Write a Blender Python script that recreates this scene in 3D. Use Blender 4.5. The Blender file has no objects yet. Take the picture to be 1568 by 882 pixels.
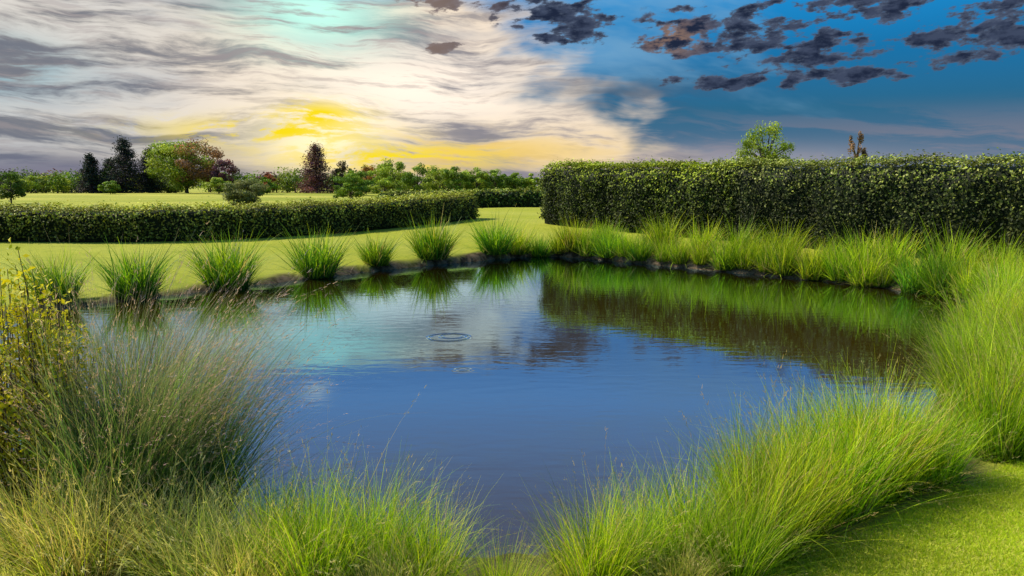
import bpy, math, numpy as np
from mathutils import Vector
R = np.random.RandomState(7)
scene = bpy.context.scene
COL = scene.collection

# ------------------------------------------------------------------ pond outline
ctrl = np.array([(-1.0,4.75),(0.4,4.7),(1.8,5.5),(3.1,6.5),(4.4,8.0),(5.8,10.0),(7.4,12.2),(8.7,14.2),(9.07,16),
 (8.0,18.5),(6.3,20.6),(3.4,24.0),(1.2,25.9),(-.9,24.5),(-3.36,21.9),(-5.34,19.2),(-7.43,16.3),(-8.8,14.2),
 (-8.8,11.5),(-6.8,8.2),(-4.4,6.3),(-2.6,5.2)])
def catmull(P, k=12, closed=True):
    out=[]; n=len(P)
    for i in range(n if closed else n-1):
        if closed: p0,p1,p2,p3=P[(i-1)%n],P[i],P[(i+1)%n],P[(i+2)%n]
        else: p0,p1,p2,p3=P[max(i-1,0)],P[i],P[i+1],P[min(i+2,n-1)]
        for j in range(k):
            t=j/k
            out.append(.5*((2*p1)+(-p0+p2)*t+(2*p0-5*p1+4*p2-p3)*t*t+(-p0+3*p1-3*p2+p3)*t**3))
    if not closed: out.append(P[-1])
    return np.array(out)
OUT = catmull(ctrl)
OUT = OUT + np.stack([np.sin(np.arange(len(OUT))*1.7)*.06, np.cos(np.arange(len(OUT))*2.3)*.06],1)
def sdist(P):
    P=np.asarray(P,float).reshape(-1,2); res=np.empty(len(P))
    A=OUT; B=np.roll(OUT,-1,0); AB=B-A; L2=(AB**2).sum(1)
    for s in range(0,len(P),4000):
        Q=P[s:s+4000]
        AP=Q[:,None,:]-A[None]
        t=np.clip((AP*AB[None]).sum(2)/L2[None],0,1)
        d=np.sqrt(((AP-t[...,None]*AB[None])**2).sum(2)).min(1)
        yi=A[None,:,1]; yj=B[None,:,1]; xi=A[None,:,0]; xj=B[None,:,0]
        c=((yi>Q[:,1:2])!=(yj>Q[:,1:2])) & (Q[:,0:1] < (xj-xi)*(Q[:,1:2]-yi)/(yj-yi+1e-12)+xi)
        ins=c.sum(1)%2==1
        res[s:s+4000]=np.where(ins,-d,d)
    return res
def ground_z(P, D=None):
    P=np.asarray(P,float).reshape(-1,2)
    if D is None: D=sdist(P)
    x,y=P[:,0],P[:,1]
    g=1.3*(1-np.exp(-np.maximum(0,y-18)/75))
    lft=.45+.10*np.clip((x+6)/6,0,1)
    zo=.09*np.clip(D/.15,0,1)+lft*(1-np.exp(-np.maximum(D,0)/3))+g
    zo=zo+.03*np.sin(x*.35+1)*np.sin(y*.3)*np.clip(D/4,0,1)+.12*np.sin(x*.045+.6)*np.sin(y*.06)*np.clip((y-40)/40,0,1)
    zi=np.maximum(-.6,D*.5)
    return np.where(D>0,zo,zi)
def gz(x,y): return float(ground_z([(x,y)])[0])

# ------------------------------------------------------------------ geometry builder
class Geo:
    def __init__(s): s.v=[];s.f=[];s.c=[];s.m=[];s.n=0
    def add(s,v,f,c,m=0):
        v=np.asarray(v,np.float32); f=np.asarray(f,np.int32)
        c=np.asarray(c,np.float32)
        if c.ndim==1: c=np.tile(c,(len(v),1))
        s.v.append(v); s.f.append(f+s.n); s.c.append(c); s.m.append(np.full(len(f),m,np.int32)); s.n+=len(v)
    def arrays(s): return np.concatenate(s.v),np.concatenate(s.f),np.concatenate(s.c)
    def mesh(s,name,mats,smooth=False):
        v=np.concatenate(s.v);f=np.concatenate(s.f);c=np.concatenate(s.c);m=np.concatenate(s.m)
        me=bpy.data.meshes.new(name)
        me.vertices.add(len(v)); me.vertices.foreach_set('co',v.ravel())
        me.loops.add(f.size); me.loops.foreach_set('vertex_index',f.ravel())
        me.polygons.add(len(f)); me.polygons.foreach_set('loop_start',np.arange(len(f),dtype=np.int32)*4)
        me.polygons.foreach_set('material_index',m)
        if smooth: me.polygons.foreach_set('use_smooth',np.ones(len(f),bool))
        me.update(calc_edges=True)
        a=me.color_attributes.new('Col','FLOAT_COLOR','POINT')
        a.data.foreach_set('color',np.concatenate([np.clip(c,0,1),np.ones((len(c),1),np.float32)],1).ravel())
        for x in mats: me.materials.append(x)
        return me
def obj(name,me,loc=(0,0,0),rot=0,sc=(1,1,1),parent=None):
    o=bpy.data.objects.new(name,me); COL.objects.link(o)
    o.location=loc; o.rotation_euler=(0,0,rot); o.scale=sc
    if parent: o.parent=parent
    return o
def unit(a): return a/np.maximum(np.linalg.norm(a,axis=-1,keepdims=True),1e-9)
def cards(g,C,N,size,col,rs,asp=.55,m=0,fold=.25):
    n=len(C)
    N=unit(N+rs.normal(0,.55,(n,3)))
    T=unit(np.cross(N,rs.normal(0,1,(n,3)))); B=np.cross(N,T)
    size=np.asarray(size).reshape(-1,1)*np.ones((n,1))
    L=size; W=size*asp
    v=np.stack([C-T*L*.5, C+B*W*.5+N*W*fold, C+T*L*.5, C-B*W*.5+N*W*fold],1).reshape(-1,3)
    f=np.arange(n*4).reshape(-1,4)
    c=np.repeat(col,4,0)
    g.add(v,f,c,m)
def tube(g,p0,p1,r0,r1,col,m=1,k=6):
    p0=np.array(p0,float);p1=np.array(p1,float);d=unit(p1-p0)
    a=np.cross(d,[0,0,1.]); 
    if np.linalg.norm(a)<.01:a=np.array([1.,0,0])
    a=unit(a);b=np.cross(d,a)
    th=np.arange(k)/k*2*math.pi
    ring=np.cos(th)[:,None]*a+np.sin(th)[:,None]*b
    v=np.concatenate([p0+ring*r0,p1+ring*r1])
    i=np.arange(k);j=(i+1)%k
    g.add(v,np.stack([i,j,j+k,i+k],1),np.array(col),m)

# ------------------------------------------------------------------ node helper
class NT:
    def __init__(s,t): s.t=t; t.nodes.clear()
    def node(s,ty,ins={},**kw):
        n=s.t.nodes.new(ty)
        for k,v in kw.items(): setattr(n,k,v)
        for k,v in ins.items(): s.set(n.inputs[k],v)
        return n
    def set(s,i,v):
        if isinstance(v,bpy.types.NodeSocket): s.t.links.new(v,i)
        else:
            if isinstance(v,tuple) and len(v)==3 and i.type=='RGBA': v=v+(1,)
            i.default_value=v
    def M(s,op,a,b=0.,c=0.,clamp=False):
        n=s.t.nodes.new('ShaderNodeMath');n.operation=op;n.use_clamp=clamp
        s.set(n.inputs[0],a);s.set(n.inputs[1],b);s.set(n.inputs[2],c);return n.outputs[0]
    def add(s,a,b):return s.M('ADD',a,b)
    def sub(s,a,b):return s.M('SUBTRACT',a,b)
    def mul(s,a,b):return s.M('MULTIPLY',a,b)
    def ss(s,x,a,b):
        n=s.t.nodes.new('ShaderNodeMapRange');n.interpolation_type='SMOOTHSTEP'
        s.set(n.inputs['Value'],x);s.set(n.inputs['From Min'],a);s.set(n.inputs['From Max'],b);return n.outputs[0]
    def mix(s,f,a,b):
        n=s.t.nodes.new('ShaderNodeMix');n.data_type='RGBA';n.clamp_factor=True
        s.set(n.inputs[0],f);s.set(n.inputs[6],a);s.set(n.inputs[7],b);return n.outputs[2]
    def noise(s,vec,scale=1.,detail=4.,rough=.55,dist=0.):
        n=s.node('ShaderNodeTexNoise',{'Vector':vec,'Scale':scale,'Detail':detail,'Roughness':rough,'Distortion':dist},noise_dimensions='2D' if getattr(s,'flat',False) else '3D')
        return n.outputs['Fac']
    def comb(s,x,y,z=0.):
        n=s.node('ShaderNodeCombineXYZ',{0:x,1:y,2:z});return n.outputs[0]
    def ramp(s,f,st):
        n=s.t.nodes.new('ShaderNodeValToRGB');s.set(n.inputs[0],f)
        e=n.color_ramp.elements
        while len(e)<len(st): e.new(.5)
        for k,(p,c) in zip(e,st): k.position=p;k.color=tuple(c)+(1,)
        return n.outputs[0]
def newmat(name):
    m=bpy.data.materials.new(name);m.use_nodes=True;return m,NT(m.node_tree)

def foliage_mat(name,transl=.4,rough=.5,spec=.3):
    m,n=newmat(name)
    hs=n.node('ShaderNodeAttribute',attribute_name='Col').outputs['Color']
    p=n.node('ShaderNodeBsdfPrincipled',{'Base Color':hs,'Roughness':rough,'Specular IOR Level':spec})
    if transl>0:
        tr=n.node('ShaderNodeBsdfTranslucent',{'Color':n.node('ShaderNodeMixRGB',{0:.5,1:hs,2:(1.6,1.5,.4,1)},blend_type='MULTIPLY').outputs[0]})
        mx=n.node('ShaderNodeMixShader',{0:transl,1:p.outputs[0],2:tr.outputs[0]})
        n.node('ShaderNodeOutputMaterial',{0:mx.outputs[0]})
    else: n.node('ShaderNodeOutputMaterial',{0:p.outputs[0]})
    return m
M_GRASS=foliage_mat('grass_blades',.38,.5,.22)
M_LEAF=foliage_mat('leaves',.25,.6,.2)
M_HEDGE=foliage_mat('hedge_leaves',.12,.6,.15)
m,n=newmat('bark'); 
geo=n.node('ShaderNodeNewGeometry').outputs['Position']
nz=n.noise(geo,9.,5.)
bp=n.node('ShaderNodeBump',{'Height':nz,'Strength':.6,'Distance':.03})
p=n.node('ShaderNodeBsdfPrincipled',{'Base Color':n.ramp(nz,[(.3,(.03,.022,.015)),(.7,(.12,.09,.065))]),'Roughness':.9,'Normal':bp.outputs[0]})
n.node('ShaderNodeOutputMaterial',{0:p.outputs[0]}); M_BARK=m

# ------------------------------------------------------------------ ground
xs=np.concatenate([-np.geomspace(2500,14,45)[:-1],np.arange(-14,14.01,.14),np.geomspace(14,2500,45)[1:]])
ys=np.concatenate([-np.geomspace(300,1.5,18)[:-1],np.arange(-1.5,30,.14),np.geomspace(30,3500,70)])
X,Y=np.meshgrid(xs,ys); P=np.stack([X.ravel(),Y.ravel()],1)
D=sdist(P); Z=ground_z(P,D)
def soilw(P): return np.where(P[:,1]<9,.92,np.where(P[:,0]>2,.5,.20))+.08*np.sin(P[:,0]*3.1+P[:,1]*2)+.05*np.sin(P[:,0]*9-P[:,1]*7)
soil=1-np.clip((D-soilw(P))/.20+.5,0,1)
nearf=np.clip((11-P[:,1])/2,0,1)
nx=len(xs);ny=len(ys)
ii,jj=np.meshgrid(np.arange(nx-1),np.arange(ny-1)); a=(jj*nx+ii).ravel()
g=Geo(); g.add(np.stack([P[:,0],P[:,1],Z],1),np.stack([a,a+1,a+nx+1,a+nx],1),np.stack([soil,nearf,soil*0],1))
m,n=newmat('lawn_and_soil')
pos=n.node('ShaderNodeNewGeometry').outputs['Position']
at=n.node('ShaderNodeSeparateColor',{0:n.node('ShaderNodeAttribute',attribute_name='Col').outputs['Color']})
sx=n.node('ShaderNodeSeparateXYZ',{0:pos})
n1=n.noise(pos,.25,4.,.6); n2=n.noise(pos,5.,4.,.65); n3=n.noise(pos,40.,2.,.7)
lawn=n.mix(n.ss(n1,.3,.7),(.40,.43,.03),(.50,.51,.05))
stripe=n.M('SINE',n.add(n.mul(sx.outputs[0],.55),n.add(n.mul(sx.outputs[1],1.1),n.mul(n1,3.))))
lawn=n.mix(n.mul(n.ss(stripe,-.6,.6),.35),lawn,(.58,.57,.10))
lawn=n.mix(n.mul(n.ss(n2,.42,.75),.5),lawn,(.24,.32,.025))
lawn=n.mix(n.mul(n.ss(n3,.35,.75),.4),lawn,(.19,.27,.02))
n4=n.noise(n.comb(n.mul(sx.outputs[0],.25),n.mul(sx.outputs[1],.9)),1.,4.,.6)
lawn=n.mix(n.mul(n.ss(n4,.5,.72),.4),lawn,(.20,.26,.02))
far=n.ss(sx.outputs[1],36.,80.)
lawn=n.mix(n.mul(far,.7),lawn,n.mix(n.ss(n.noise(n.comb(n.mul(sx.outputs[0],.03),n.mul(sx.outputs[1],.12)),1.,3.),.35,.65),(.26,.32,.03),(.66,.60,.11)))
so=n.mix(n.ss(n2,.35,.65),(.05,.035,.018),(.22,.155,.095))
so=n.mix(n.mul(at.outputs[1],.85),so,n.mix(n.ss(n2,.35,.65),(.045,.04,.015),(.09,.10,.03)))
col=n.mix(at.outputs[0],lawn,so)
bp=n.node('ShaderNodeBump',{'Height':n.add(n3,n2),'Strength':.6,'Distance':.03})
p=n.node('ShaderNodeBsdfPrincipled',{'Base Color':col,'Roughness':.85,'Specular IOR Level':.15,'Normal':bp.outputs[0]})
n.node('ShaderNodeOutputMaterial',{0:p.outputs[0]})
obj('ground',g.mesh('ground',[m],True))

# ------------------------------------------------------------------ water
m,n=newmat('pond_water')
pos=n.node('ShaderNodeNewGeometry').outputs['Position']
sx=n.node('ShaderNodeSeparateXYZ',{0:pos}); px,py=sx.outputs[0],sx.outputs[1]
h=n.noise(n.comb(n.mul(px,1.1),n.mul(py,2.6)),1.9,3.,.5,.3)
patch=n.ss(n.noise(n.comb(n.mul(px,.18),n.mul(py,.3)),1.,2.),.35,.7)
h=n.mul(h,n.add(.3,n.mul(patch,.3)))
def ring(cx,cy,r0,amp,k,wd_=.035):
    dx=n.sub(px,cx);dy=n.sub(py,cy)
    r=n.M('SQRT',n.add(n.mul(dx,dx),n.mul(dy,dy)))
    q=n.M('DIVIDE',n.sub(r,r0),wd_)
    w=n.M('EXPONENT',n.mul(n.mul(q,q),-1.))
    return n.mul(n.mul(n.M('SINE',n.mul(r,k)),w),amp)
h=n.add(h,ring(-.97,11.9,.31,1.3,70.)); h=n.add(h,ring(-.92,11.98,.18,1.,70.)); h=n.add(h,ring(-.62,9.75,.09,.6,80.))
bp=n.node('ShaderNodeBump',{'Height':h,'Strength':.22,'Distance':.02})
fr=n.node('ShaderNodeFresnel',{'IOR':1.38,'Normal':bp.outputs[0]}).outputs[0]
fac=n.M('ADD',n.mul(fr,1.6),.08,clamp=True)
gl=n.node('ShaderNodeBsdfGlossy',{'Color':(.50,.77,1.0),'Roughness':.02,'Normal':bp.outputs[0]})
df=n.node('ShaderNodeBsdfDiffuse',{'Color':(.070,.048,.003)})
mx=n.node('ShaderNodeMixShader',{0:fac,1:df.outputs[0],2:gl.outputs[0]})
n.node('ShaderNodeOutputMaterial',{0:mx.outputs[0]})
me=bpy.data.meshes.new('pond_water')
c=np.array([0.,14.]); ex=c+(OUT-c)*1.03
me.from_pydata([(x,y,0) for x,y in ex],[],[list(range(len(ex)))]); me.materials.append(m)
obj('pond_water',me)

# ------------------------------------------------------------------ grass tufts
GREEN=[(.15,.30,.010),(.29,.47,.010),(.46,.62,.015),(.60,.74,.03),(.07,.18,.008)]
MIDG=[(.10,.24,.010),(.23,.40,.012),(.38,.55,.018),(.53,.66,.03)]
DEEP=[(.04,.15,.02),(.08,.27,.02),(.16,.36,.025)]
def tuft(name,nb,h,spread,w,segs,pal,seed,straw=.1,r0=.18,tipcol=None,wind=(0,0),plume=0.,tp=2.):
    rs=np.random.RandomState(seed)
    phi=rs.uniform(0,2*math.pi,nb); rr=np.sqrt(rs.rand(nb)); 
    root=np.stack([np.cos(phi)*rr*r0,np.sin(phi)*rr*r0,np.full(nb,-.04)],1)
    ph=phi+rs.normal(0,.6,nb)
    lk=rs.randint(0,26,nb); lph=rs.uniform(0,2*math.pi,26); lth=rs.uniform(0,1,26)
    ph=np.where(rs.rand(nb)<.55,lph[lk]+rs.normal(0,.18,nb),ph)
    L=h*np.clip(rs.normal(.80,.20,nb),.3,1.35)
    th0=np.abs(rs.normal(0,.10,nb))+.35*rr*spread
    th1=rs.uniform(.05,1.,nb)**1.2*1.25*spread*(.7+.6*lth[lk])
    stray=rs.rand(nb)<.07; th1=np.where(stray,th1*1.8,th1)
    low=rs.rand(nb)<.22; th0=np.where(low,th0+rs.uniform(.3,.8,nb),th0); L=np.where(low,L*.75,L)
    pts=[root]; cur=root.copy()
    for k in range(segs):
        t=(k+.5)/segs; th=np.minimum(th0+th1*t**1.4,2.3)
        d=np.stack([np.cos(ph)*np.sin(th)+wind[0]*t*t,np.sin(ph)*np.sin(th)+wind[1]*t*t,np.cos(th)],1)
        cur=cur+unit(d)*(L/segs)[:,None]; pts.append(cur)
    Pn=np.stack(pts,1)
    wa=ph+math.pi/2+rs.normal(0,.8,nb)
    wd=np.stack([np.cos(wa),np.sin(wa),np.zeros(nb)],1)
    T=np.arange(segs+1)/segs
    wid=w*rs.uniform(.5,1.4,nb)[:,None]*np.maximum(1-T[None]**1.5,.08)
    A=Pn-wd[:,None]*wid[...,None]*.5; B=Pn+wd[:,None]*wid[...,None]*.5
    V=np.stack([A,B],2).reshape(-1,3)
    pal=np.array(pal); base=pal[rs.randint(0,len(pal),nb)]*rs.uniform(.7,1.2,(nb,1))*(.7+.6*lth[lk])[:,None]
    isst=rs.rand(nb)<straw
    base=np.where(isst[:,None],np.array([.62,.50,.18])*rs.uniform(.6,1.1,(nb,1)),base)
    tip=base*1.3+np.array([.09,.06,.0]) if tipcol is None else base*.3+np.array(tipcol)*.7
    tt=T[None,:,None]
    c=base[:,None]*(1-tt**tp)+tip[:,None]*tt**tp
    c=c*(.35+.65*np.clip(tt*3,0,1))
    C=np.repeat(c[:,:,None,:],2,2).reshape(-1,3)
    s1=(np.arange(nb)*(segs+1)*2)[:,None]+np.arange(segs)[None]*2
    F=np.stack([s1,s1+1,s1+3,s1+2],2).reshape(-1,4)
    g=Geo(); g.add(V,F,C)
    if plume>0:
        idx=np.where(rs.rand(nb)<plume)[0]
        e=Pn[idx,-1];d=unit(Pn[idx,-1]-Pn[idx,-2])
        k=10
        s=rs.uniform(-.16,.04,(len(idx),k,1))*h
        ctr=e[:,None]+d[:,None]*s+rs.normal(0,.005,(len(idx),k,3))
        dd=unit(d[:,None]+rs.normal(0,.3,(len(idx),k,3)))
        ln=rs.uniform(.012,.035,(len(idx),k,1)); sd=unit(np.cross(dd,rs.normal(0,1,dd.shape)))*.002
        v=np.stack([ctr-sd,ctr+sd,ctr+dd*ln+sd*.4,ctr+dd*ln-sd*.4],2).reshape(-1,3)
        pc=np.array(tipcol if tipcol is not None else (.58,.46,.18))
        cc=np.repeat(pc[None]*rs.uniform(.6,1.2,(len(idx)*k,1)),4,0)
        g.add(v,np.arange(len(v)).reshape(-1,4),cc)
    return g.arrays()
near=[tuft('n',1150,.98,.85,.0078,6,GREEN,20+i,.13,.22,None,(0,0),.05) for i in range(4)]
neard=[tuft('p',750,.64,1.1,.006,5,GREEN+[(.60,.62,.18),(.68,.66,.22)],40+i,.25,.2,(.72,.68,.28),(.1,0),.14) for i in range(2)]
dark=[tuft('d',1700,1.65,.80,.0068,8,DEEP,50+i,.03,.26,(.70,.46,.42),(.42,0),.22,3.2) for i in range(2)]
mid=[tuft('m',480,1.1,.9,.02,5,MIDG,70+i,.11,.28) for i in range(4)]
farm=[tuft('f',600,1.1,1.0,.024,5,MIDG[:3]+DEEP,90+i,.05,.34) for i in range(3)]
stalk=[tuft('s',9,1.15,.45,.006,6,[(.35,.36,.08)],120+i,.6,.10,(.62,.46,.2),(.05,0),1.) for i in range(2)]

def put(g,t,x,y,s=1,sz=1,rot=None,z=None):
    v,f,c=t; a=R.uniform(0,6.28) if rot is None else rot
    ca,sa=math.cos(a),math.sin(a)
    z0=gz(x,y) if z is None else z
    vv=np.stack([(v[:,0]*ca-v[:,1]*sa)*s+x,(v[:,0]*sa+v[:,1]*ca)*s+y,v[:,2]*s*sz+z0],1)
    k=R.uniform(.82,1.18); tint=np.array([R.uniform(.88,1.12),1,1])
    g.add(vv,f,c*k*tint)
def single(name,t,x,y,s=1,sz=1,rot=None):
    g=Geo();put(g,t,0,0,s,sz,rot,0.); obj(name,g.mesh(name,[M_GRASS]),(x,y,gz(x,y)))
for x,y,h in [(-8.75,15.0,.95),(-7.75,16.05,1.1),(-6.45,17.75,1.3),(-4.95,19.85,1.22),(-3.75,21.7,.9),(-2.35,23.3,1.25),(-.55,25.0,1.22),(-9.7,13.0,1.)]:
    single('grass_tuft',farm[R.randint(3)],x,y,h,.96)
def along(i0,i1,step,off,jit):
    pts=OUT[np.arange(int(i0*12),int(i1*12)+1)%len(OUT)]
    seg=np.linalg.norm(np.diff(pts,axis=0),axis=1);s=np.r_[0,np.cumsum(seg)]
    q=np.arange(0,s[-1],step); q=q+R.uniform(-.25,.25,len(q))*step; x=np.interp(q,s,pts[:,0]);y=np.interp(q,s,pts[:,1])
    A=np.stack([x,y],1); j=np.argmin(((A[:,None]-OUT[None])**2).sum(2),1)
    t=OUT[(j+4)%len(OUT)]-OUT[(j-4)%len(OUT)];t=unit(t)
    return np.stack([x+t[:,1]*off+R.uniform(-jit,jit,len(x)),y-t[:,0]*off+R.uniform(-jit,jit,len(x))],1)
g=Geo()
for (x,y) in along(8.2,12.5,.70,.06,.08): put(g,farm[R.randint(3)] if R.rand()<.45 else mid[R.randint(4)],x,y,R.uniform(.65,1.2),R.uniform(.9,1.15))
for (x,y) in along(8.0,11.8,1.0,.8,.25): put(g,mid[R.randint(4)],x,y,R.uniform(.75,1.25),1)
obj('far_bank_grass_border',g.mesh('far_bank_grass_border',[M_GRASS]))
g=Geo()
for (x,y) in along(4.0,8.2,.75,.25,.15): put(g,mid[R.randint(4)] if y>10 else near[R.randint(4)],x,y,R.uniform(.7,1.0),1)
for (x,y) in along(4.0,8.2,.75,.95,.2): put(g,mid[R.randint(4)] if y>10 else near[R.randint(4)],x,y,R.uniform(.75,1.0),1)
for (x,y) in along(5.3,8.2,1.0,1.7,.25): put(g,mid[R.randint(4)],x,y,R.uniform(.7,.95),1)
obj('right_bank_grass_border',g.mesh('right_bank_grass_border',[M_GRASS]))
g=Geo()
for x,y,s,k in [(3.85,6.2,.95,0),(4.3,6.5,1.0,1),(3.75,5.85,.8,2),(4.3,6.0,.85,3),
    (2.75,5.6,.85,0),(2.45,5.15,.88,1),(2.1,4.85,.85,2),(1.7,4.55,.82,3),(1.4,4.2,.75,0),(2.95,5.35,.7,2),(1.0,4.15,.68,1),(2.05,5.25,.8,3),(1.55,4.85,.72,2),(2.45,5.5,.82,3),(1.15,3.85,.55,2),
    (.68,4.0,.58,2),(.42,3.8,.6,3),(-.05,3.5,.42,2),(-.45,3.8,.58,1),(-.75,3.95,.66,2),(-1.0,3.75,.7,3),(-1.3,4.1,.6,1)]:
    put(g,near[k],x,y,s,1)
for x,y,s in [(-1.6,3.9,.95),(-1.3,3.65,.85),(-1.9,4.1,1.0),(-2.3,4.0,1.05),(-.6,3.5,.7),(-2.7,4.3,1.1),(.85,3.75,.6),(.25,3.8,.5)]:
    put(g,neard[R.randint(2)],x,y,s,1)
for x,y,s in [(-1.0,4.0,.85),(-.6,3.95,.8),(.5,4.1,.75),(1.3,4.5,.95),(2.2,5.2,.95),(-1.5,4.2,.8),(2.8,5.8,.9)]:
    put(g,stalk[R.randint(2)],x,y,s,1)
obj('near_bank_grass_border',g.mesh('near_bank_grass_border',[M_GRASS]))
for x,y,s,r in [(-2.2,5.0,.95,.1),(-2.55,5.15,1.04,-.2),(-2.9,5.6,1.,.2),(-2.4,4.65,.8,-.1)]:
    single('purple_moor_grass',dark[R.randint(2)],x,y,s,1,r)

# ------------------------------------------------------------------ short lawn blades near the viewer
rs=np.random.RandomState(3)
q=np.stack([rs.uniform(.6,6.,230000),rs.uniform(2.8,6.6,230000)],1)
q=q[(q[:,1]<3.0+.72*q[:,0])]
d=sdist(q); k=(d>soilw(q)+rs.normal(0,.09,len(q)))&(d<3.2); q=q[k];d=d[k]
z=ground_z(q,d);nb=len(q)
base=np.stack([q[:,0],q[:,1],z-.004],1)
a=rs.uniform(0,6.283,nb);hh=rs.uniform(.012,.032,nb)
up=np.stack([rs.normal(0,.7,nb),rs.normal(0,.7,nb),np.ones(nb)],1)*hh[:,None]
wd=np.stack([np.cos(a),np.sin(a),np.zeros(nb)],1)*.0030
V=np.stack([base-wd,base+wd,base+up+wd*.3,base+up-wd*.3],1).reshape(-1,3)
cl=np.array([(.44,.60,.02),(.56,.70,.025),(.66,.76,.05),(.72,.68,.16)])[rs.choice(4,nb,p=[.35,.35,.22,.08])]
pat=.9+.2*np.sin(q[:,0]*2.1+q[:,1])*np.sin(q[:,1]*2.7)
cc=cl*pat[:,None]
C=np.stack([cc*.8,cc*.8,cc*1.1,cc*1.1],1).reshape(-1,3)
g=Geo();g.add(V,np.arange(len(V)).reshape(-1,4),C);obj('lawn_grass',g.mesh('lawn_grass',[M_GRASS]))

# ------------------------------------------------------------------ hedges
def hedge(name,path,w,hfun,leafsize,dens,pal,seed,round_end=(1.,1.),toppal=None,low=.35):
    rs=np.random.RandomState(seed)
    pts=catmull(np.array(path,float),14,False)
    seg=np.linalg.norm(np.diff(pts,axis=0),axis=1);S=np.r_[0,np.cumsum(seg)];L=S[-1]
    def frame(s):
        x=np.interp(s,S,pts[:,0]);y=np.interp(s,S,pts[:,1])
        e=.2;dx=np.interp(s+e,S,pts[:,0])-np.interp(s-e,S,pts[:,0]);dy=np.interp(s+e,S,pts[:,1])-np.interp(s-e,S,pts[:,1])
        l=np.hypot(dx,dy)+1e-9
        return x,y,dx/l,dy/l
    def surf(s,u):
        x,y,tx,ty=frame(s)
        hw=w/2*np.ones_like(s)
        for r,dist in((round_end[0],s),(round_end[1],L-s)):
            hw=hw*np.sqrt(np.clip(1-(np.clip(r-dist,0,r)/r)**2,0.0004,1))
        H=hfun(s/L)
        ang=math.pi*u
        ca,sa=np.cos(ang),np.sin(ang)
        p_=.28
        ox=np.sign(ca)*np.abs(ca)**p_*hw; oz=np.abs(sa)**p_*H
        lump=1+.05*np.sin(s*2.3+u*9)+.04*np.sin(s*5.1-u*17+1)+.03*np.sin(s*9.7+u*5)
        ox=ox*lump; oz=oz*(1+.016*np.sin(s*1.3)+.018*np.sin(s*3.7+2)+.014*np.sin(s*8.3+u*30))
        gx=x-ty*ox; gy=y+tx*ox
        top=(np.abs(ca)<.62)
        nn=np.stack([-ty*np.sign(ca)*np.where(top,.15,1),tx*np.sign(ca)*np.where(top,.15,1),np.where(top,1,.1)],1)
        return gx,gy,oz,unit(nn),top
    g=Geo()
    ns=int(L/.4)+2;nu=17
    s_,u_=np.meshgrid(np.linspace(0,L,ns),np.linspace(0,1,nu),indexing='ij')
    gx,gy,oz,nn,top=surf(s_.ravel(),u_.ravel())
    xc,yc,_,_=frame(s_.ravel())
    gx=xc+(gx-xc)*.90;gy=yc+(gy-yc)*.90
    zz=ground_z(np.stack([gx,gy],1))-.05
    V=np.stack([gx,gy,zz+oz*.96],1)
    i,j=np.meshgrid(np.arange(ns-1),np.arange(nu-1),indexing='ij');a=(i*nu+j).ravel()
    g.add(V,np.stack([a,a+1,a+nu+1,a+nu],1),np.array([.010,.018,.005]))
    Hm=float(hfun(np.array([.5]))[0]);area=L*(2*Hm+w);nl=int(area*dens)
    uu=np.linspace(0,1,2000);ca,sa=np.cos(math.pi*uu),np.sin(math.pi*uu)
    X2=np.sign(ca)*np.abs(ca)**.28*w/2;Z2=np.abs(sa)**.28*Hm
    cs=np.r_[0,np.cumsum(np.hypot(np.diff(X2),np.diff(Z2)))]
    s=rs.uniform(0,L,nl);u=np.interp(rs.rand(nl)*cs[-1],cs,uu)
    gx,gy,oz,nn,top=surf(s,u)
    z0=ground_z(np.stack([gx,gy],1))
    dep=rs.normal(0,.06,nl)+.06*np.sin(s*7+u*23)*np.sin(u*31+s*3)
    sh=rs.rand(nl)<.06; dep=np.where(sh,dep+rs.uniform(0,.17,nl),dep)
    C=np.stack([gx,gy,z0+oz],1)+nn*dep[:,None]
    pal_=np.array(pal);c=pal_[rs.randint(0,len(pal_),nl)]
    rel=oz/hfun(s/L)
    if toppal is not None:
        tp=np.array(toppal)[rs.randint(0,len(toppal),nl)]
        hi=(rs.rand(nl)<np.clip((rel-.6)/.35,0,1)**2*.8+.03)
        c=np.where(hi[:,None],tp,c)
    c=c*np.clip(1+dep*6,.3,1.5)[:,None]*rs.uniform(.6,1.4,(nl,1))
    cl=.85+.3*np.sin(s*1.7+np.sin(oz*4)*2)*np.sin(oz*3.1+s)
    c=c*cl[:,None]*(low+(1.1-low)*np.clip(rel,0,1)**1.3)[:,None]  # shade on the lower hedge face is put into the leaf colour
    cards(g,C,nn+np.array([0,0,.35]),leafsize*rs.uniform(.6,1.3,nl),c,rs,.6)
    return obj(name,g.mesh(name,[M_HEDGE]))
HP=[(.026,.045,.008),(.045,.075,.012),(.075,.105,.018),(.14,.165,.03)]
TP=[(.20,.27,.03),(.30,.35,.05),(.42,.44,.13)]
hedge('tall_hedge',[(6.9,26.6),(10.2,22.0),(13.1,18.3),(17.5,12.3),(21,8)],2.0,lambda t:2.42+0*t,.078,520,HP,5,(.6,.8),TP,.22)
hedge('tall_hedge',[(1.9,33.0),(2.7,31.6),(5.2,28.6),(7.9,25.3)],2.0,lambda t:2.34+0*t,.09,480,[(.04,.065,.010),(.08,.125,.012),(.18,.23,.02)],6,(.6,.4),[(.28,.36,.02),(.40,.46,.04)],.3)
hedge('low_hedge',[(-26,26),(-20,24.6),(-15.6,24.4),(-11.6,24.8),(-8.5,27.0),(-4.9,31),(-2.0,36.2)],1.6,lambda t:.90+.17*t,.085,500,[(.09,.12,.015),(.17,.20,.02),(.26,.28,.035),(.36,.36,.07)],8,(.8,.9),[(.32,.37,.03),(.43,.46,.05),(.54,.53,.14)],.5)
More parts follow.
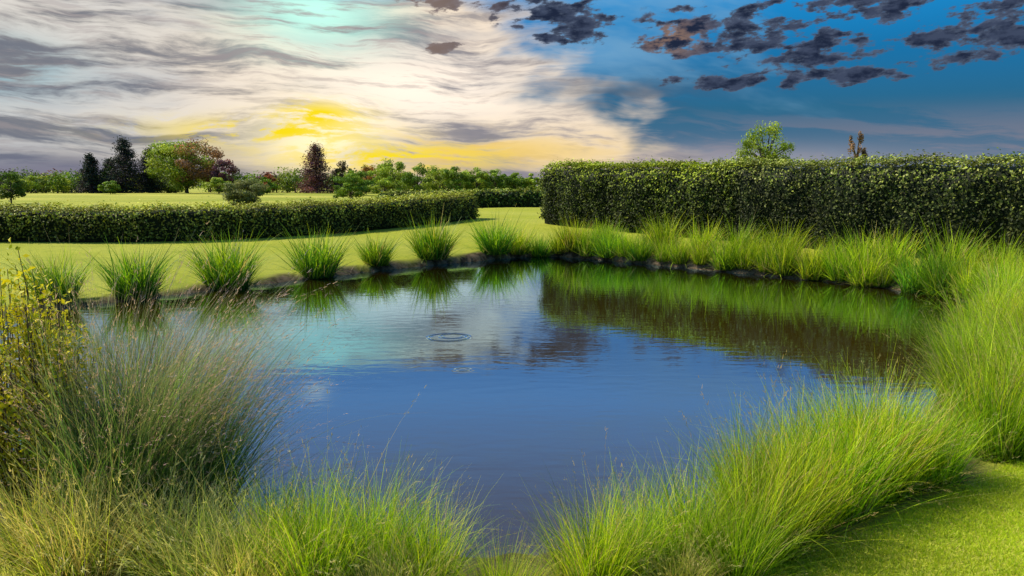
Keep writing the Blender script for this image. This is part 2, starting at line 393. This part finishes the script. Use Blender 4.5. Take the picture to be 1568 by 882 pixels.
hedge('distant_hedge',[(-8,48),(-2,47.5),(3,47),(9,46)],1.6,lambda t:.95+0*t,.16,150,[(.04,.09,.012),(.08,.14,.02)],9,(.8,.8),TP)

# ------------------------------------------------------------------ trees and shrubs
def broadleaf(name,x,y,H,W,pal,seed,leaf=.22,nclump=38,per=130,trunk=.25,pal2=None,open_=0.,cr=1.):
    rs=np.random.RandomState(seed);g=Geo()
    th=H*trunk
    tube(g,(0,0,-.2),(0,0,th+.1),H*.03,H*.022,(.06,.045,.03)); tube(g,(0,0,th),(H*.02,0,H*.7),H*.022,H*.006,(.06,.045,.03))
    cz=th+(H-th)*.48; rz=(H-th)*.52
    for k in range(nclump):
        d=unit(rs.normal(0,1,3));r=rs.uniform(.45,1)**.5*(.82)
        c=np.array([d[0]*W/2*r,d[1]*W/2*r,cz+d[2]*rz*r])
        c+=rs.normal(0,.04*W,3)
        if k%2==0:
            st=np.array([0,0,th+rs.uniform(0,.4)*(H-th)]);mid_=(st+c)/2+np.array([0,0,.05*H])
            tube(g,st,mid_,H*.012,H*.007,(.05,.04,.03),1,5);tube(g,mid_,c,H*.007,H*.002,(.05,.04,.03),1,5)
        rad=np.array([W*.12,W*.12,H*.085])*rs.uniform(.6,1.25)*cr
        nl=int(per*rs.uniform(.6,1.3)*(1-open_))
        off=unit(rs.normal(0,1,(nl,3)))*rs.rand(nl,1)**.45
        C=c+off*rad
        pp=np.array(pal2 if (pal2 is not None and d[0]>0.1 and rs.rand()<.75) else pal)
        cc=pp[rs.randint(len(pp))]*rs.uniform(.75,1.25)
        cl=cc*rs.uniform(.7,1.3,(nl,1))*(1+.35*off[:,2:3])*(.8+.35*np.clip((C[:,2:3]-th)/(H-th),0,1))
        cards(g,C,off+np.array([0,0,.3]),leaf*rs.uniform(.6,1.3,nl),cl,rs,.65)
    return obj(name,g.mesh(name,[M_LEAF,M_BARK]),(x,y,gz(x,y)))
def conifer(name,x,y,H,W,pal,seed,leaf=.22,dens=1.):
    rs=np.random.RandomState(seed);g=Geo()
    tube(g,(0,0,-.2),(0,0,H*.97),H*.022,H*.003,(.06,.045,.03))
    nb=int(130*dens)
    for k in range(nb):
        t=(k+rs.rand())/nb; z=H*(.05+.93*t); r=W/2*(1-t)**.7*rs.uniform(.6,1.15)+.10
        a=rs.uniform(0,6.283);e=np.array([math.cos(a)*r,math.sin(a)*r,z-r*.22+rs.uniform(0,.2)])
        s=np.array([0,0,z]);tube(g,s,e,.03,.01,(.05,.04,.03),1,4)
        nl=int(20+70*r/(W/2))
        q=rs.uniform(.15,1.05,(nl,1));C=s+(e-s)*q+rs.normal(0,1,(nl,3))*np.array([.19,.19,.13])*(W/3.5)
        pp=np.array(pal);cc=pp[rs.randint(len(pp))]*rs.uniform(.7,1.3)
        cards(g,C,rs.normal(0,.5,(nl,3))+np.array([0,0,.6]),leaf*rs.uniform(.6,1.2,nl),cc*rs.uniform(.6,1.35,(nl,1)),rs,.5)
    return obj(name,g.mesh(name,[M_LEAF,M_BARK]),(x,y,gz(x,y)))
G1=[(.10,.19,.02),(.17,.28,.025),(.25,.36,.04)]
G2=[(.21,.31,.03),(.31,.41,.04),(.40,.48,.07)]
PU=[(.19,.08,.10),(.27,.11,.14),(.15,.08,.08)]
DK=[(.03,.055,.045),(.04,.065,.06),(.06,.05,.07)]
RD=[(.38,.13,.07),(.30,.10,.05),(.40,.21,.06)]
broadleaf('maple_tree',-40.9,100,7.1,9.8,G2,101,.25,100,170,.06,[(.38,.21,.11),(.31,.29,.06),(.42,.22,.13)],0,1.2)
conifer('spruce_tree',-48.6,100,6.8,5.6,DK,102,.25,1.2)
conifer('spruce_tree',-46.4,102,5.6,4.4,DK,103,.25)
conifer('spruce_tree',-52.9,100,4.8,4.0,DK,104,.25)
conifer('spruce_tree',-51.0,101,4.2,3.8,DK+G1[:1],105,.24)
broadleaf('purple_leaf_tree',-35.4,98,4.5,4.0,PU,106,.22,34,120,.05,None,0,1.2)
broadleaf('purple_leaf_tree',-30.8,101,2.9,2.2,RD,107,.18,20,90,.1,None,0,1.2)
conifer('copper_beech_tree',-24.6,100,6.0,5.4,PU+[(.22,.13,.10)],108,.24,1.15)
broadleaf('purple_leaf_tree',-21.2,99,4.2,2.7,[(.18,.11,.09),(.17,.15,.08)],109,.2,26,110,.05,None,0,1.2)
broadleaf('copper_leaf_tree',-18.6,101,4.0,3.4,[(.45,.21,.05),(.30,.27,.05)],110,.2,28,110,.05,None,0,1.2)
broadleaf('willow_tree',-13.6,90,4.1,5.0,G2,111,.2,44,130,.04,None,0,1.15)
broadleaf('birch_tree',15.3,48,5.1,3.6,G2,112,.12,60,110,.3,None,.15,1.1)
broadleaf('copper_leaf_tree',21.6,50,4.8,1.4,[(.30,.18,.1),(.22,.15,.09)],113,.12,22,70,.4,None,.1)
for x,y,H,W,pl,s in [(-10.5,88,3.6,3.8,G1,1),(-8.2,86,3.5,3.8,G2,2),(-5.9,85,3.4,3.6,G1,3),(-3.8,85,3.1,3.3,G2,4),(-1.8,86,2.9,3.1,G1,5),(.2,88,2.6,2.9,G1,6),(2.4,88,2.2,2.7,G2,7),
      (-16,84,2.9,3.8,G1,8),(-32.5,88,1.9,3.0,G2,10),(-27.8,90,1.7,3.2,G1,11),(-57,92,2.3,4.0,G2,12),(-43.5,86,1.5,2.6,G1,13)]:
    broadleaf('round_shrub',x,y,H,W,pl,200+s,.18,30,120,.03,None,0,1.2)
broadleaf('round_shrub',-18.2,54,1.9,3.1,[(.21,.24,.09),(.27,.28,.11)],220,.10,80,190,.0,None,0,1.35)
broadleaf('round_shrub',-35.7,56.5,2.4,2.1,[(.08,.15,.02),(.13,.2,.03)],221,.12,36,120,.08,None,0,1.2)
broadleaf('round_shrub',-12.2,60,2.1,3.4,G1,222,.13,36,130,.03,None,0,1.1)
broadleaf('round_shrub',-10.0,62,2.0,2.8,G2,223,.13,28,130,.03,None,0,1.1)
rs=np.random.RandomState(77);g=Geo()
def crown(x,y,H,W,pal,per=420,leaf=.32):
    b=gz(x,y)
    tube(g,(x,y,b-.3),(x,y,b+H*.5),.12,.06,(.05,.04,.03),1,5)
    off=unit(rs.normal(0,1,(per,3)))*rs.rand(per,1)**.4
    lob=1+.25*np.sin(off[:,0:1]*6+x)*np.sin(off[:,2:3]*7+y)
    C=np.array([x,y,b+H*.5])+off*lob*np.array([W/2,W/2,H*.5])
    cc=np.array(pal[rs.randint(len(pal))])*rs.uniform(.7,1.2)
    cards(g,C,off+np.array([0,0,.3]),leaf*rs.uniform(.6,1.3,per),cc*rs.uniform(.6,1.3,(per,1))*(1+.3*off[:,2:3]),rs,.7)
for k in range(140):
    x=rs.uniform(-85,8); y=rs.uniform(104,122)
    H=rs.uniform(1.5,3.5)*(1.0 if x<-15 else .85); crown(x,y,H,H*rs.uniform(.9,1.6),G1+G2+DK[1:]+PU[:1],350)
for k in range(20):
    x=rs.uniform(-80,-55); crown(x,rs.uniform(96,103),rs.uniform(1.6,3.2),rs.uniform(1.8,3.4),G2+G1+DK,350)
for k in range(110):
    x=rs.uniform(-260,260); y=rs.uniform(240,300);crown(x,y,rs.uniform(3,6),rs.uniform(5,10),[(.06,.085,.06),(.07,.10,.07)],180,.9)
obj('distant_woodland',g.mesh('distant_woodland',[M_LEAF,M_BARK]))

# golden shrub at left
rs=np.random.RandomState(9);g=Geo()
for k in range(120):
    a=rs.uniform(0,6.283);r=rs.uniform(0,.45);H=rs.uniform(.9,1.8)*(1-.4*(r/.45)**2)
    e=np.array([math.cos(a)*r,math.sin(a)*r,H]);s=np.array([math.cos(a)*.08,math.sin(a)*.08,-.05]);md=(s+e)/2+np.array([math.cos(a)*.08,math.sin(a)*.08,.05])
    tube(g,s,md,.007,.005,(.06,.04,.03),1,5);tube(g,md,e,.005,.002,(.08,.07,.03),1,4)
    nl=90;q=rs.uniform(.2,1.03,(nl,1));C=np.where(q<.5,s+(md-s)*q*2,md+(e-md)*(q-.5)*2)+rs.normal(0,.04,(nl,3))
    c=np.array([(.90,.78,.02),(.78,.72,.02),(.42,.50,.02),(.92,.82,.05)])[rs.randint(0,4,nl)]*rs.uniform(.75,1.05,(nl,1))*(.5+.5*q)
    cards(g,C,rs.normal(0,.5,(nl,3))+np.array([-.4,-.2,.5]),.040*rs.uniform(.6,1.3,nl),c,rs,.55)
obj('golden_shrub',g.mesh('golden_shrub',[M_LEAF,M_BARK]),(-3.18,5.0,gz(-3.18,5.0)))

# ------------------------------------------------------------------ sky
w=bpy.data.worlds.new('World');scene.world=w;w.use_nodes=True
try:
    w.cycles.sampling_method='MANUAL';w.cycles.sample_map_resolution=512
except Exception: pass
n=NT(w.node_tree);n.flat=True
d=n.node('ShaderNodeTexCoord').outputs['Generated']
s=n.node('ShaderNodeSeparateXYZ',{0:d})
az=n.M('DEGREES',n.M('ARCTAN2',s.outputs[0],s.outputs[1])); el=n.M('DEGREES',n.M('ARCSINE',s.outputs[2]))
def blob(a0,e0,sa,se,AZ=None,EL=None):
    a=n.M('DIVIDE',n.sub(AZ or az,a0),sa);b=n.M('DIVIDE',n.sub(EL or el,e0),se)
    return n.M('EXPONENT',n.mul(n.add(n.mul(a,a),n.mul(b,b)),-1.))
wob=n.noise(n.comb(n.add(n.mul(az,.05),9.),n.mul(el,.12)),1.,2.,.5)
wob2=n.noise(n.comb(n.add(n.mul(az,.18),3.),n.mul(el,.4)),1.,3.,.5)
elw=n.add(n.add(el,n.mul(n.sub(wob,.5),3.0)),n.mul(n.sub(wob2,.5),.9))
def NW(ka,ke,shear=0.,off=0.): return n.comb(n.add(n.mul(az,ka),off),n.add(n.mul(elw,ke),n.mul(az,shear)))
def NV(ka,ke,shear=0.,off=0.): return n.comb(n.add(n.mul(az,ka),off),n.add(n.mul(el,ke),n.mul(az,shear)))
e01=n.M('DIVIDE',el,40.,clamp=True)
blue=n.ramp(e01,[(0,(.20,.23,.30)),(.06,(.08,.16,.26)),(.13,(.025,.14,.26)),(.22,(.01,.17,.40)),(.30,(.012,.25,.60)),(.38,(.12,.46,.92)),(.46,(.14,.42,.85)),(.6,(.08,.25,.58)),(1.,(.05,.16,.42))])
streak=n.noise(NW(.045,.30,.012),1.,6.,.6)
fine=n.noise(NW(.075,.62,.03,5.),1.,8.,.64)
fil=n.noise(NW(.16,1.7,.06,15.),1.,6.,.65)
bnd=n.add(n.add(14.0,n.mul(el,-1.2)),n.mul(n.sub(wob2,.5),16.))
bnd=n.add(bnd,n.mul(n.sub(fine,.5),14.))
V=n.ss(n.sub(bnd,az),-3.5,5.)
V=n.mul(V,n.ss(elw,14.4,12.2)); V=n.mul(V,n.ss(el,13.6,12.4)); V=n.mul(V,n.ss(az,-75.,-45.))
veil=n.mix(n.ss(streak,.40,.64),(.88,.73,.57),(.36,.35,.37))
veil=n.mix(n.mul(n.ss(fine,.48,.66),.75),veil,(.22,.21,.25))
veil=n.mix(n.mul(n.ss(az,-12.,-27.),.7),veil,n.mix(n.ss(fine,.42,.62),(.68,.69,.68),(.13,.16,.21)))
veil=n.mix(n.mul(blob(-34,7.2,5.,1.7),n.mul(n.ss(fine,.62,.45),.85)),veil,(.06,.38,.52))
core=n.mul(blob(-7,6.8,11,3.6),n.ss(fine,.68,.46))
veil=n.mix(core,veil,(1.15,1.0,.84))
veil=n.mix(n.mul(blob(-13.5,11.8,4.8,2.6),n.ss(fil,.78,.45)),veil,(.60,1.08,.92))
veil=n.mix(n.mul(n.ss(fil,.50,.68),.45),veil,(.38,.33,.33))
veil=n.mix(n.mul(n.ss(elw,3.8,.8),n.mul(n.ss(az,-12.,-24.),.92)),veil,(.15,.16,.23))
veil=n.mix(n.mul(n.ss(el,1.8,.0),.8),veil,(.27,.24,.32))
gold=n.mul(blob(-4,2.5,13,1.4),n.ss(fine,.64,.42))
veil=n.mix(n.mul(gold,.9),veil,(.92,.62,.12))
veil=n.mix(n.mul(blob(-13.6,3.3,4.8,2.2),.92),veil,(1.2,1.05,.62))
yn=n.noise(n.comb(n.mul(az,.20),n.add(n.mul(elw,.95),3.)),1.,7.,.68)
yb=n.add(blob(-17.0,3.7,6.5,.8),blob(-13.5,5.0,3.,.8))
yel=n.M('MULTIPLY',n.add(yb,blob(-9,2.0,6.5,.9)),n.ss(yn,.42,.56),clamp=True)
veil=n.mix(n.mul(yel,1.),veil,(.98,.75,.012))
rs_=n.mul(n.ss(fine,.42,.6),n.mul(n.ss(el,6.,2.),.9))
blue=n.mix(rs_,blue,(.21,.21,.27))
blue=n.mix(n.mul(blob(15,1.8,12,1.0),.65),blue,(.38,.36,.41))
blue=n.mix(n.mul(blob(6,9.2,5,1.6),.5),blue,(.16,.42,.72))
blue=n.mix(n.mul(n.ss(n.noise(NW(.05,.2,.03,31.),1.,5.,.6),.48,.7),n.mul(n.ss(az,30.,12.),.45)),blue,(.22,.42,.60))
sky=n.mix(V,blue,veil)
fr_=n.mul(blob(7.5,6.4,6.,1.1),n.ss(fine,.30,.55)); sky=n.mix(n.mul(fr_,.8),sky,(.06,.11,.18))
sky=n.mix(n.mul(blob(-14.4,14.4,1.0,.6),.7),sky,(1.0,1.0,1.0))
mask=blob(14.5,10.4,5.5,1.7)
for q in [(20,8.8,5,1.5),(25,12.2,7.,2.0),(11.5,9.8,2.4,1.),(30,8.9,5.5,1.3),(33,11.2,6,2.4),(22.,7.2,5.5,.7),(3.,11.9,4.6,1.0),(4.5,10.5,3.,.8),(-4.5,12.5,3.,.7),(-5,9.6,1.5,.4),(15,7.1,4.,.7),(42,12,8,3)]:
    mask=n.M('MAXIMUM',mask,blob(*q))
cn=n.noise(n.comb(n.mul(az,.46),n.add(n.mul(el,1.15),n.mul(az,-.08))),1.,8.,.60)
dn=n.add(cn,n.mul(n.sub(mask,.66),.34))
cum=n.mul(n.ss(dn,.425,.53),n.ss(el,14.5,12.8))
hl=n.ss(dn,.62,.46)
lightn=n.noise(NV(.6,1.5,0,7.),1.,4.,.6)
ccol=n.mix(n.ss(lightn,.35,.65),(.014,.022,.050),(.05,.068,.12))
ccol=n.mix(n.mul(hl,.45),ccol,(.15,.19,.27))
ccol=n.mix(n.mul(n.mul(blob(11,10.0,2.0,1.2),n.ss(lightn,.4,.6)),.55),ccol,(.42,.24,.13))
ccol=n.mix(n.mul(n.ss(az,2.,-6.),.6),ccol,(.35,.25,.2))
sky=n.mix(n.mul(cum,n.ss(mask,.10,.3)),sky,ccol)
SUN_AZ,SUN_EL=-68.,44.
nish=n.node('ShaderNodeTexSky',sky_type='NISHITA',sun_disc=False,sun_elevation=math.radians(SUN_EL),sun_rotation=math.radians(SUN_AZ))
b1=n.node('ShaderNodeBackground',{'Color':nish.outputs[0],'Strength':.1})
b2=n.node('ShaderNodeBackground',{'Color':sky,'Strength':1.})
f=n.add(.5,n.mul(n.ss(el,34.,22.),.5))
mx=n.node('ShaderNodeMixShader',{0:f,1:b1.outputs[0],2:b2.outputs[0]})
n.node('ShaderNodeOutputWorld',{0:mx.outputs[0]})

# ------------------------------------------------------------------ sun & camera
L=bpy.data.lights.new('sun','SUN');L.energy=5.0;L.angle=math.radians(.5);L.color=(1,.92,.76)
o=bpy.data.objects.new('sun',L);COL.objects.link(o)
a=math.radians(SUN_AZ);e_=math.radians(SUN_EL)
dv=Vector((math.sin(a)*math.cos(e_),math.cos(a)*math.cos(e_),math.sin(e_)))
o.rotation_euler=dv.to_track_quat('Z','Y').to_euler();o.location=(0,0,30)
c=bpy.data.cameras.new('camera');c.sensor_width=36;c.lens=27.7;c.clip_end=6000
o=bpy.data.objects.new('camera',c);COL.objects.link(o);o.location=(0,0,2.3)
o.rotation_euler=(math.radians(90-7.36),0,0);scene.camera=o
scene.view_settings.view_transform='Standard';scene.view_settings.look='None';scene.view_settings.exposure=0
